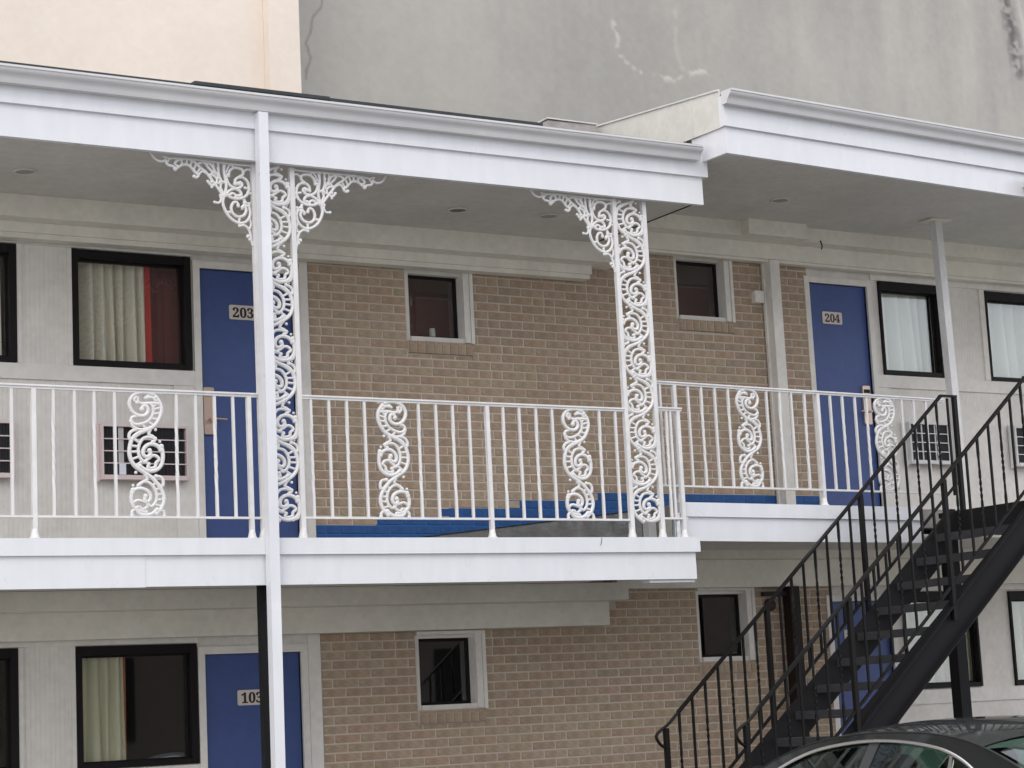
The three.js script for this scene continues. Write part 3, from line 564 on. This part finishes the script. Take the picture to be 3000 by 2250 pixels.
// ---------------------------------------------------------------- posts
{
  const T = thing('support_post', 'square white post from the roof gutter to the ground, in front of the balcony', 'post', [5.447, 0, 1.7585]);
  T.rotation.z = -0.0055;
  mesh('shaft', bx(-0.033, 0.033, 0.09, 5.472, -0.033, 0.033), M.fascia, T); mesh('base_plate', bx(-0.06, 0.06, 0.081, 0.09, -0.06, 0.06), M.zinc, T);
  const B = thing('steel_column', 'thin black steel column just behind the white post, ground floor', 'column', [5.49, 0.08, 1.52]); mesh('shaft', bx(-0.025, 0.025, 0.01, 2.455, -0.025, 0.025), M.black, B); mesh('base_plate', bx(-0.07, 0.07, 0, 0.01, -0.07, 0.07), M.black, B);
  const C = thing('pole', 'slim white pole under the higher veranda ceiling beside the stair head', 'pole', [12.155, 3.02, 0.85]); C.rotation.z = 0.022;
  mesh('shaft', bx(-0.036, 0.036, 0, 2.49, -0.036, 0.036), M.white, C); mesh('cap_plate', bx(-0.12, 0.11, 2.4905, 2.503, -0.08, 0.08), M.beam, C);
  const D = thing('steel_column', 'black steel column holding up the stair head, ground floor right', 'column', [11.28, 0.24, 1.56]); mesh('shaft', bx(-0.05, 0.05, 0, 2.53, -0.05, 0.05), M.black, D); mesh('top_plate', bx(-0.09, 0.09, 2.531, 2.545, -0.09, 0.09), M.black, D);
  const E = thing('boxed_column', 'boxed white column against the brick wall left of door 204', 'column', [10.93, 3.0, 0.06]); mesh('shaft', bx(-0.05, 0.05, 0, 2.255, -0.045, 0.06), M.trim, E); mesh('rear_strip', bx(-0.067, -0.051, 0.0, 2.25, -0.045, -0.02), M.trim, E);
  const F = thing('boxed_column', 'dark brown boxed column against the ground floor brick wall behind the stair', 'column', [10.90, 0.24, 0.07]); mesh('shaft', bx(-0.05, 0.05, 0, 2.275, -0.05, 0.05), M.brown, F); mesh('bracket_arm', bx(-0.3, -0.051, 2.20, 2.235, -0.02, 0.02), M.brown, F);
  const G = thing('alarm_bell', 'small dark red alarm bell on the ground floor brick wall', 'bell', [10.72, 2.37, 0.004]); const gb = new THREE.LatheGeometry([[0, 0.045], [0.02, 0.044], [0.045, 0.03], [0.055, 0.0]].map((p) => new THREE.Vector2(...p)), 18); gb.rotateX(Math.PI / 2); mesh('gong', gb, std([0.035, 0.012, 0.012], 0.5), G); mesh('backbox', bx(-0.03, 0.03, -0.03, 0.03, -0.003, 0.012), M.brown, G);
  const H = thing('junction_box', 'small white junction box on the brick wall beside the boxed white column', 'box', [10.80, 4.945, 0.0]); const gh = new THREE.ExtrudeGeometry(roundRect(0.09, 0.098, 0.012), { depth: 0.05, bevelEnabled: true, bevelSize: 0.003, bevelThickness: 0.003, bevelSegments: 1 }); gh.translate(0, 0, 0.003); mesh('box', gh, M.trim, H); mesh('cover', bx(-0.032, 0.032, -0.034, 0.034, 0.0565, 0.060), M.trim, H);
}

// ---------------------------------------------------------------- air conditioners
function airConditioner(label, x0, x1, y0, y1, frameMat, first) {
  const T = thing('air_conditioner', label, 'air conditioner', [x0, y0, 0.004], 'wall air conditioners'); const w = x1 - x0, h = y1 - y0, t = 0.018, d = 0.06;
  mesh('sleeve', [bx(-0.03, -0.001, -0.012, h + 0.01, 0, 0.02), bx(0, t, 0, h, 0, d), bx(w - t, w, 0, h, 0, d), bx(t, w - t, h - t, h, 0, d - 0.002), bx(t, w - t, 0, t * 1.7, 0, d + 0.012)], frameMat, T);
  mesh('coil', bx(t, w - t, t * 1.7, h - t, 0.001, 0.012), M.acDark, T);
  const fins = []; for (let x = t + 0.006; x < w - t; x += 0.0105) fins.push(bx(x, x + 0.0022, t * 1.7 + 0.001, h - t - 0.001, 0.013, 0.034)); const f = mesh('fins', merge(fins), M.acFin, T); f.userData.kind = 'stuff';
  for (let i = 1; i <= 3; i++) { const y = t * 1.7 + (h - t * 2.7) * i / 4; mesh('grille_bar', bx(t, w - t, y - 0.004, y + 0.004, 0.036, 0.046), frameMat, T); }
  if (!first && frameMat === M.white) for (const q of [0.25, 0.5, 0.75]) mesh('grille_upright', bx(w * q - 0.005, w * q + 0.005, t * 1.7 + 0.002, h - t - 0.002, 0.0362, 0.0452), frameMat, T);
  else mesh('grille_upright', bx(w * 0.205, w * 0.265, t * 1.7 + 0.002, h - t - 0.002, 0.0345, 0.0358), std([0.5, 0.48, 0.48], 0.5), T);
  if (first) mesh('label_card', bx(w * 0.205, w * 0.28, t * 2, t * 2 + 0.075, 0.047, 0.049), std([0.72, 0.76, 0.82], 0.5), T);
}
airConditioner('dark-grilled air conditioner under the window left of door 203', 4.995, 5.635, 3.31, 3.695, M.acFrame, true);
airConditioner('air conditioner cut off by the left picture edge', 3.75, 4.39, 3.31, 3.695, M.acFrame, false);
airConditioner('white-grilled air conditioner under the window right of door 204', 12.345, 12.96, 3.565, 3.932, M.white, false);
airConditioner('white-grilled air conditioner at the right picture edge', 13.605, 14.2, 3.565, 3.932, M.white, false);

// ---------------------------------------------------------------- steel ramp between the two balcony levels
{
  const T = thing('ramp', 'grey sheet-steel ramp climbing from the lower to the higher balcony', 'ramp');
  const s = new THREE.Shape([[6.70, 2.77], [8.68, 2.775], [8.68, 3.003], [8.4, 2.969], [6.70, 2.785]].map((p) => new THREE.Vector2(...p)));
  const g = new THREE.ExtrudeGeometry(s, { depth: 1.1, bevelEnabled: false }); g.translate(0, 0, 0.2); mesh('body', g, M.metal, T);
  mesh('edge_flange', bar(V3(6.70, 2.787, 1.303), V3(8.68, 3.004, 1.303), 0.008, 0.006), M.dark, T);
  const S = thing('stub_post', 'short white stub post behind the foot of the end lace column', 'post', [8.62, 2.765, 1.34]); mesh('shaft', bx(-0.034, 0.034, 0, 0.17, -0.034, 0.034), M.white, S); mesh('cap', bx(-0.038, 0.038, 0.1705, 0.178, -0.038, 0.038), M.white, S);
  const U = thing('steel_drum', 'dull grey steel pipe stub between the two balcony levels', 'pipe', [8.715, 2.76, 1.56]); const c = new THREE.CylinderGeometry(0.045, 0.048, 0.17, 18, 1, false); c.translate(0, 0.085, 0); mesh('pipe', c, M.metal, U); const c2 = new THREE.CylinderGeometry(0.05, 0.05, 0.012, 18); c2.translate(0, 0.177, 0); mesh('rim', c2, M.metal, U);
}

// ---------------------------------------------------------------- black stair
const RISE = 0.182, GO = 0.211, X0 = 11.045, Y0 = 2.787, SL = RISE / GO, ZF = 1.66, ZN = 2.50;
const nose = (x) => Y0 + (x - X0) * SL;
{
  const T = thing('outdoor_stair', 'black open-riser steel stair climbing right to the room 204 balcony', 'stair');
  for (let i = 0; i < 14; i++) { const x = X0 - GO * i, y = Y0 - RISE * i; mesh('tread', [bx(x, x + 0.245, y - 0.04, y, ZF + 0.006, ZN - 0.006), bx(x + 0.0005, x + 0.012, y - 0.058, y - 0.0405, ZF + 0.006, ZN - 0.006)], M.tread, T); }
  const strg = (z0, z1, inner) => {
    const xa = 7.95, xb = 11.26, s = new THREE.Shape([[xa, nose(xa) - 0.02], [xb, nose(xb) + 0.012], [xb + 0.02, nose(xb) + 0.012], [xb + 0.02, nose(xb) - 0.25], [xa + 0.15, nose(xa + 0.15) - 0.25], [xa, Math.max(0.245, nose(xa) - 0.2)]].map((p) => new THREE.Vector2(...p)));
    const g = new THREE.ExtrudeGeometry(s, { depth: 0.008, bevelEnabled: false }); g.translate(0, 0, z0);
    const f1 = bar(V3(xa, nose(xa) - 0.016, (z0 + z1) / 2), V3(xb, nose(xb) + 0.012, (z0 + z1) / 2), 0.009, Math.abs(z1 - z0)), f2 = bar(V3(xa + 0.1, nose(xa + 0.1) - 0.254, (z0 + z1) / 2), V3(xb, nose(xb) - 0.254, (z0 + z1) / 2), 0.009, Math.abs(z1 - z0));
    return [g, f1, f2];
  };
  mesh('stringer', strg(ZF - 0.008, ZF - 0.05), M.black, T); mesh('stringer', strg(ZN, ZN + 0.05), M.black, T);
  mesh('landing', [bx(11.281, 12.5, 2.93, 2.97, 1.47, ZN + 0.05), bx(11.281, 11.30, 2.75, 2.9295, 1.61, ZN + 0.05), bx(11.3, 12.5, 2.75, 2.9295, ZN + 0.03, ZN + 0.05)], M.black, T);
  for (const [i, j] of [[3, 0], [8, 0]]) mesh('tread_bracket', bx(X0 - GO * i + 0.02, X0 - GO * i + 0.2, Y0 - RISE * i - 0.085, Y0 - RISE * i - 0.059, ZN - 0.05, ZN - 0.007), M.black, T);
}
const stairBars = [twisted(0.76, 0.016, 4), plainBar(0.76, 0.015)];
function stairRail(label, z, topEnd) {
  const T = thing('stair_railing', label, 'stair railing', [0, 0, z], 'black stair railings');
  const xl = 8.45, xh = 11.25, hr = (x) => nose(x) + 0.905;
  const pts = [[xl - 0.005, hr(xl) - 0.145], [xl - 0.055, hr(xl) - 0.115], [xl - 0.085, hr(xl) - 0.06], [xl - 0.05, hr(xl - 0.03) + 0.002], [xl + 0.02, hr(xl + 0.02)], [xl + 0.12, hr(xl + 0.12)]];
  mesh('handrail', [bar(V3(xl + 0.11, hr(xl + 0.11), 0), V3(xh, hr(xh), 0), 0.016, 0.036), tube(pts, 0.0105, 22, 8, 1.4), bx(xh - 0.005, 11.41, hr(xh) - 0.004, hr(xh) + 0.012, -0.018, 0.018)], M.blackRail, T);
  mesh('bottom_rail', bar(V3(xl, nose(xl) + 0.14, 0), V3(xh + 0.1, nose(xh + 0.1) + 0.14, 0), 0.014, 0.026), M.blackRail, T);
  for (const x of [xl, 9.40, 10.36]) mesh('newel_post', bx(x - 0.016, x + 0.016, nose(x) - 0.1, hr(x) - 0.008, -0.017, 0.017), M.blackRail, T);
  mesh('end_post', bx(11.376, 11.408, 2.98, hr(xh) - 0.004, -0.017, 0.017), M.blackRail, T);
  let k = 0;
  for (let x = xl + 0.119; x < 11.36; x += 0.1195) { if ([9.40, 10.36].some((p) => Math.abs(p - x) < 0.04)) { continue; } const o = mesh('baluster', stairBars[k++ % 2], M.blackRail, T); o.position.set(x, Math.min(nose(x) + 0.14, nose(11.25) + 0.13) + 0.381, 0); }
}
stairRail('black iron railing on the wall side of the stair', ZF - 0.03);
stairRail('black iron railing on the near side of the stair', ZN + 0.03);

// ---------------------------------------------------------------- parked car, nose to the building
{
  const T = thing('parked_car', 'dark sedan with chrome window trim parked in front of the stair', 'car', [8.20, 0, 2.64]);
  const paint = new THREE.MeshPhysicalMaterial({ color: lin(0.008, 0.010, 0.010), roughness: 0.5, metalness: 0, specularIntensity: 0.3, clearcoat: 0.75, clearcoatRoughness: 0.05 });
  const chrome = std([0.75, 0.74, 0.73], 0.18, { metalness: 1 }), rubber = std([0.012, 0.012, 0.012], 0.8), cabin = std([0.03, 0.03, 0.032], 0.9);
  const tint = new THREE.MeshPhysicalMaterial({ color: lin(0.42, 0.55, 0.5), roughness: 0.01, transmission: 1, thickness: 0, ior: 1.5 });
  // car space: s runs from the nose backwards (+z), y up, x across
  const hw = (y) => 0.862 - (y - 0.95) * 0.47, tl = Math.atan(0.47);
  const OUT = [[0.86, 0.95], [1.1, 1.11], [1.36, 1.25], [1.62, 1.335], [1.95, 1.385], [2.28, 1.398], [2.65, 1.383], [2.95, 1.335], [3.3, 1.22], [3.62, 1.08], [3.84, 0.95]];
  const DLO = [[1.12, 0.965], [1.30, 1.125], [1.47, 1.222], [1.70, 1.303], [1.98, 1.345], [2.25, 1.357], [2.55, 1.338], [2.80, 1.293], [3.0, 1.212], [3.17, 1.09], [3.27, 0.965]];
  const smoothPts = (a, n) => new THREE.CatmullRomCurve3(a.map((p) => V3(p[0], p[1], 0)), false, 'centripetal').getPoints(n);
  const out = smoothPts(OUT, 50), dlo = smoothPts(DLO, 44);
  // a flat outline in (s, y) laid on the leaning side of the cabin
  const side = (pts, holes, off, th, sg) => {
    const s = new THREE.Shape(pts.map((p) => new THREE.Vector2(p.x ?? p[0], p.y ?? p[1]))); for (const h of holes) s.holes.push(new THREE.Path(h.map((p) => new THREE.Vector2(p.x ?? p[0], p.y ?? p[1]))));
    const g = new THREE.ExtrudeGeometry(s, { depth: th, bevelEnabled: false, curveSegments: 1 }), p = g.attributes.position;
    for (let i = 0; i < p.count; i++) { const S = p.getX(i), Y = p.getY(i), D = p.getZ(i) + off; p.setXYZ(i, sg * (hw(Y) + D), Y, S); }
    g.computeVertexNormals(); return g;
  };
  for (const sg of [-1, 1]) {
    mesh('cabin_side', side(out, [dlo.slice().reverse()], -0.03, 0.03, sg), paint, T);
    const win = (a, b, at, bt) => { const q = []; const yAt = (s) => { for (let i = 0; i + 1 < dlo.length; i++) if (dlo[i].x <= s && dlo[i + 1].x >= s) return dlo[i].y + (dlo[i + 1].y - dlo[i].y) * (s - dlo[i].x) / (dlo[i + 1].x - dlo[i].x); return 0.965; }; q.push([a, 0.966]); q.push([b, 0.966]); for (let k = 0; k <= 14; k++) { const s = bt + (at - bt) * k / 14; q.push([s, yAt(s) - 0.001]); } return q; };
    mesh('front_window', side(win(1.14, 2.06, 1.30, 2.155), [], -0.016, 0.003, sg), tint, T);
    mesh('rear_window', side(win(2.135, 2.845, 2.235, 2.80), [], -0.016, 0.003, sg), tint, T);
    mesh('quarter_window', side(win(2.875, 3.25, 2.825, 3.10), [], -0.016, 0.003, sg), tint, T);
    mesh('center_pillar', side([[2.06, 0.966], [2.135, 0.966], [2.235, 1.352], [2.155, 1.350]], [], -0.02, 0.012, sg), std([0.05, 0.052, 0.055], 0.3), T);
    mesh('window_divider', side([[2.846, 0.966], [2.874, 0.966], [2.824, 1.28], [2.801, 1.285]], [], -0.018, 0.012, sg), chrome, T);
    mesh('window_trim', tube(dlo.map((p) => [sg * (hw(p.y) + 0.004), p.y, p.x]), 0.011, 90, 6), chrome, T);
    mesh('belt_trim', bar(V3(sg * (hw(0.955) + 0.004), 0.955, 1.1), V3(sg * (hw(0.955) + 0.004), 0.955, 3.3), 0.014), chrome, T);
    mesh('drip_rail', tube(out.filter((p) => p.x > 1.2 && p.x < 3.4).map((p) => [sg * (hw(p.y) - 0.002), p.y + 0.002, p.x]), 0.006, 60, 5), rubber, T);
  }
  // roof skin, windscreen and rear glass: curved sheets spanning the two sides
  const sheet = (a, b, crown, drop, inset) => {
    const seg = out.filter((p) => p.x >= a && p.x <= b), nx = 16, pos = [], idx = [], n = seg.length;
    seg.forEach((p, j) => { const h = hw(p.y) - inset; for (let i = 0; i <= nx; i++) { const u = i / nx * 2 - 1; pos.push(u * h, p.y - drop + crown * (1 - Math.pow(Math.abs(u), 2.4)), p.x); } });
    for (let j = 0; j + 1 < n; j++) for (let i = 0; i < nx; i++) { const p = j * (nx + 1) + i; idx.push(p, p + nx + 1, p + 1, p + 1, p + nx + 1, p + nx + 2); }
    const g = new THREE.BufferGeometry(); g.setAttribute('position', new THREE.Float32BufferAttribute(pos, 3)); g.setIndex(idx); g.computeVertexNormals(); return g;
  };
  mesh('roof_panel', sheet(1.60, 3.02, 0.06, 0.002, 0.0), paint, T);
  mesh('windscreen', sheet(0.86, 1.60, 0.06, 0.004, 0.05), tint, T); mesh('rear_screen', sheet(3.02, 3.84, 0.06, 0.004, 0.07), tint, T);
  mesh('headliner', sheet(1.64, 2.98, 0.05, 0.03, 0.04), cabin, T);
  // lower body
  const prof = [[0.02, 0.30], [0.0, 0.55], [0.08, 0.70], [0.5, 0.80], [0.95, 0.90], [1.0, 0.945], [3.78, 0.945], [4.0, 0.99], [4.5, 0.97], [4.62, 0.86], [4.66, 0.55], [4.6, 0.30], [4.15, 0.22], [0.5, 0.20]];
  const s = new THREE.Shape(prof.map((p) => new THREE.Vector2(...p))); const g = new THREE.ExtrudeGeometry(s, { depth: 1.66, bevelEnabled: true, bevelSize: 0.03, bevelThickness: 0.035, bevelSegments: 3 }); g.rotateY(-Math.PI / 2); g.translate(0.83, 0, 0); mesh('body', g, paint, T);
  mesh('cabin_floor', bx(-0.8, 0.8, 0.978, 0.984, 1.2, 3.7), cabin, T);
  for (const sx of [-0.38, 0.38]) for (const sz of [2.05, 3.0]) { const q = new THREE.CapsuleGeometry(0.07, 0.12, 4, 10); q.rotateZ(Math.PI / 2); q.scale(1, 1, 0.55); q.translate(sx, sz < 2.5 ? 1.2 : 1.12, sz); mesh('headrest', [q, bx(sx - 0.24, sx + 0.24, 0.985, 1.07, sz - 0.03, sz + 0.09)], cabin, T); }
  for (const sx of [-1, 1]) for (const sz of [0.85, 3.62]) { const t = new THREE.TorusGeometry(0.24, 0.085, 10, 24); t.rotateY(Math.PI / 2); const w = mesh('wheel', t, rubber, T); w.position.set(sx * 0.83, 0.325, sz); const r = new THREE.CylinderGeometry(0.2, 0.2, 0.1, 20); r.rotateZ(Math.PI / 2); mesh('rim', r, chrome, w); }
  for (const sx of [-0.62, 0.62]) { mesh('headlight', bx(sx - 0.18, sx + 0.18, 0.6, 0.7, -0.034, 0.05), std([0.7, 0.7, 0.7], 0.2), T); mesh('tail_light', bx(sx - 0.18, sx + 0.18, 0.74, 0.86, 4.64, 4.69), std([0.3, 0.01, 0.01], 0.3), T); }
}

// ---------------------------------------------------------------- neighbouring buildings
{
  const cv = (w, h, fn) => { const c = document.createElement('canvas'); c.width = w; c.height = h; fn(c.getContext('2d')); const t = new THREE.CanvasTexture(c); t.colorSpace = THREE.SRGBColorSpace; return t; };
  // bare grey render with water stains, pale lime bloom and cracks; the wall face spans x 8.6 to 26.6, y 4 to 13
  const n = 1024, m = 512, XA = 8.0, XB = 26.0, YA = 4.0, YB = 13.0, d = new Uint8Array(n * m * 4);
  const seg = (x, y, pts, w) => { let b = 9; for (let i = 0; i + 1 < pts.length; i++) { const [ax, ay] = pts[i], [bx_, by] = pts[i + 1], t = Math.max(0, Math.min(1, ((x - ax) * (bx_ - ax) + (y - ay) * (by - ay)) / ((bx_ - ax) ** 2 + (by - ay) ** 2))); b = Math.min(b, Math.hypot(x - ax - t * (bx_ - ax), y - ay - t * (by - ay))); } return Math.max(0, 1 - b / w); };
  const bloom = [[13.02, 9.25], [13.06, 9.03], [13.04, 8.9], [13.15, 8.78], [13.3, 8.7], [13.6, 8.66], [13.9, 8.68]], bloom2 = [[13.9, 8.70], [14.1, 8.80], [14.45, 8.83]];
  const crackA = [[9.40, 9.1], [9.33, 8.9], [9.25, 8.8], [9.2, 8.6], [9.15, 8.5], [9.2, 8.35], [9.12, 8.1]], crackB = [[13.9, 9.5], [13.86, 9.1], [13.95, 8.8]];
  const streak = [[19.2, 10.6], [19.25, 10.2], [19.3, 9.9], [19.36, 9.45]], streak2 = [[19.42, 10.6], [19.5, 10.1], [19.55, 9.6]];
  for (let j = 0; j < m; j++) for (let i = 0; i < n; i++) {
    const x = XA + (XB - XA) * i / n, y = YA + (YB - YA) * j / m;
    const big = fbm(x * 0.55, y * 0.55, 64, 5) - 0.5, vert = fbm(x * 2.6, y * 0.4, 64, 4) - 0.5, fine = fbm(x * 14, y * 14, 256, 2) - 0.5;
    const streaky = THREE.MathUtils.smoothstep(x, 13.5, 18) * 0.07;
    let r = 0.65 + 0.11 * big + (0.05 + streaky) * vert + 0.03 * fine;
    const wig = 0.06 * (fbm(x * 9, y * 9, 256, 3) - 0.5), speck = fbm(x * 11, y * 11, 256, 2);
    const l = Math.max(seg(x + wig, y + wig, bloom, 0.055), seg(x + wig, y - wig, bloom2, 0.05), 0.4 * seg(x + wig, y, crackB, 0.06)); r += 0.12 * l * THREE.MathUtils.smoothstep(speck, 0.4, 0.62);
    r -= 0.13 * seg(x + wig, y + wig, crackA, 0.02) + 0.24 * seg(x + wig * 1.5, y, streak, 0.15) * THREE.MathUtils.smoothstep(speck, 0.3, 0.6); r += 0.08 * seg(x + wig, y, streak2, 0.08);
    const o = (j * n + i) * 4; d[o] = 255 * Math.min(1, r * 1.0); d[o + 1] = 255 * Math.min(1, r * 0.985); d[o + 2] = 255 * Math.min(1, r * 0.945 - 0.01 * vert); d[o + 3] = 255;
  }
  const gt = new THREE.DataTexture(d, n, m); gt.colorSpace = THREE.SRGBColorSpace; gt.magFilter = THREE.LinearFilter; gt.minFilter = THREE.LinearMipmapLinearFilter; gt.generateMipmaps = true; gt.wrapS = gt.wrapT = THREE.RepeatWrapping; gt.repeat.set(1 / (XB - XA), 1 / (YB - YA)); gt.offset.set(-XA / (XB - XA), -YA / (YB - YA)); gt.needsUpdate = true;
  const G = thing('stucco_building', 'tall bare grey stucco building wall behind the motel', 'building');
  const wall = new THREE.ExtrudeGeometry(new THREE.Shape([[8.3, 0], [27, 0], [27, 15], [8.3, 15]].map((p) => new THREE.Vector2(...p))), { depth: 9, bevelEnabled: false }); wall.translate(0, 0, -14);
  mesh('wall', wall, std([1, 1, 1], 0.95, { map: gt, bumpMap: stuccoBump, bumpScale: 0.0016 }), G); mesh('parapet', bx(8.2, 27.1, 15.002, 15.2, -14.1, -4.9), M.concrete, G);
  const peachT = tex(256, (u, v) => { const a = fbm(u * 4, v * 4, 4, 5) - 0.5, b = fbm(u * 50, v * 50, 50, 2) - 0.5; return [0.985 + 0.05 * a + 0.02 * b, 0.975 + 0.05 * a + 0.03 * b, 0.97 + 0.06 * a + 0.03 * b]; }, 3.1);
  const peach = std([0.81, 0.735, 0.645], 0.9, { map: peachT, bumpMap: stuccoBump, bumpScale: 0.0012 });
  const Q = thing('stucco_building', 'tall pale peach stucco building wall behind the motel, upper left', 'building');
  mesh('wall', bx(-12, 8.27, 0, 15.5, -13, -4.12), peach, Q); mesh('pilaster', bx(8.272, 8.60, 0, 15.5, -13, -4.0), peach, Q); mesh('cornice', bx(-12.1, 8.65, 15.502, 15.8, -13, -3.9), peach, Q);
}
{ // building across the lot, seen only as the dark mirror image in the left windows
  const T = thing('brick_building', 'long three-storey building on the far side of the parking lot', 'building');
  const m = std([0.20, 0.16, 0.135], 0.9, { map: brickTex });
  mesh('wall', bx(8, 34, 0, 13, 27, 38), m, T); mesh('roof', bx(7.8, 34.2, 13.002, 13.3, 26.8, 38), M.roof, T);
  for (let f = 0; f < 3; f++) for (let i = 0; i < 9; i++) mesh('window', bx(8.8 + i * 2.8, 10.1 + i * 2.8, 1.4 + f * 3.5, 3.1 + f * 3.5, 26.97, 26.998), M.frame, T);
}
renderer.render(scene, camera);
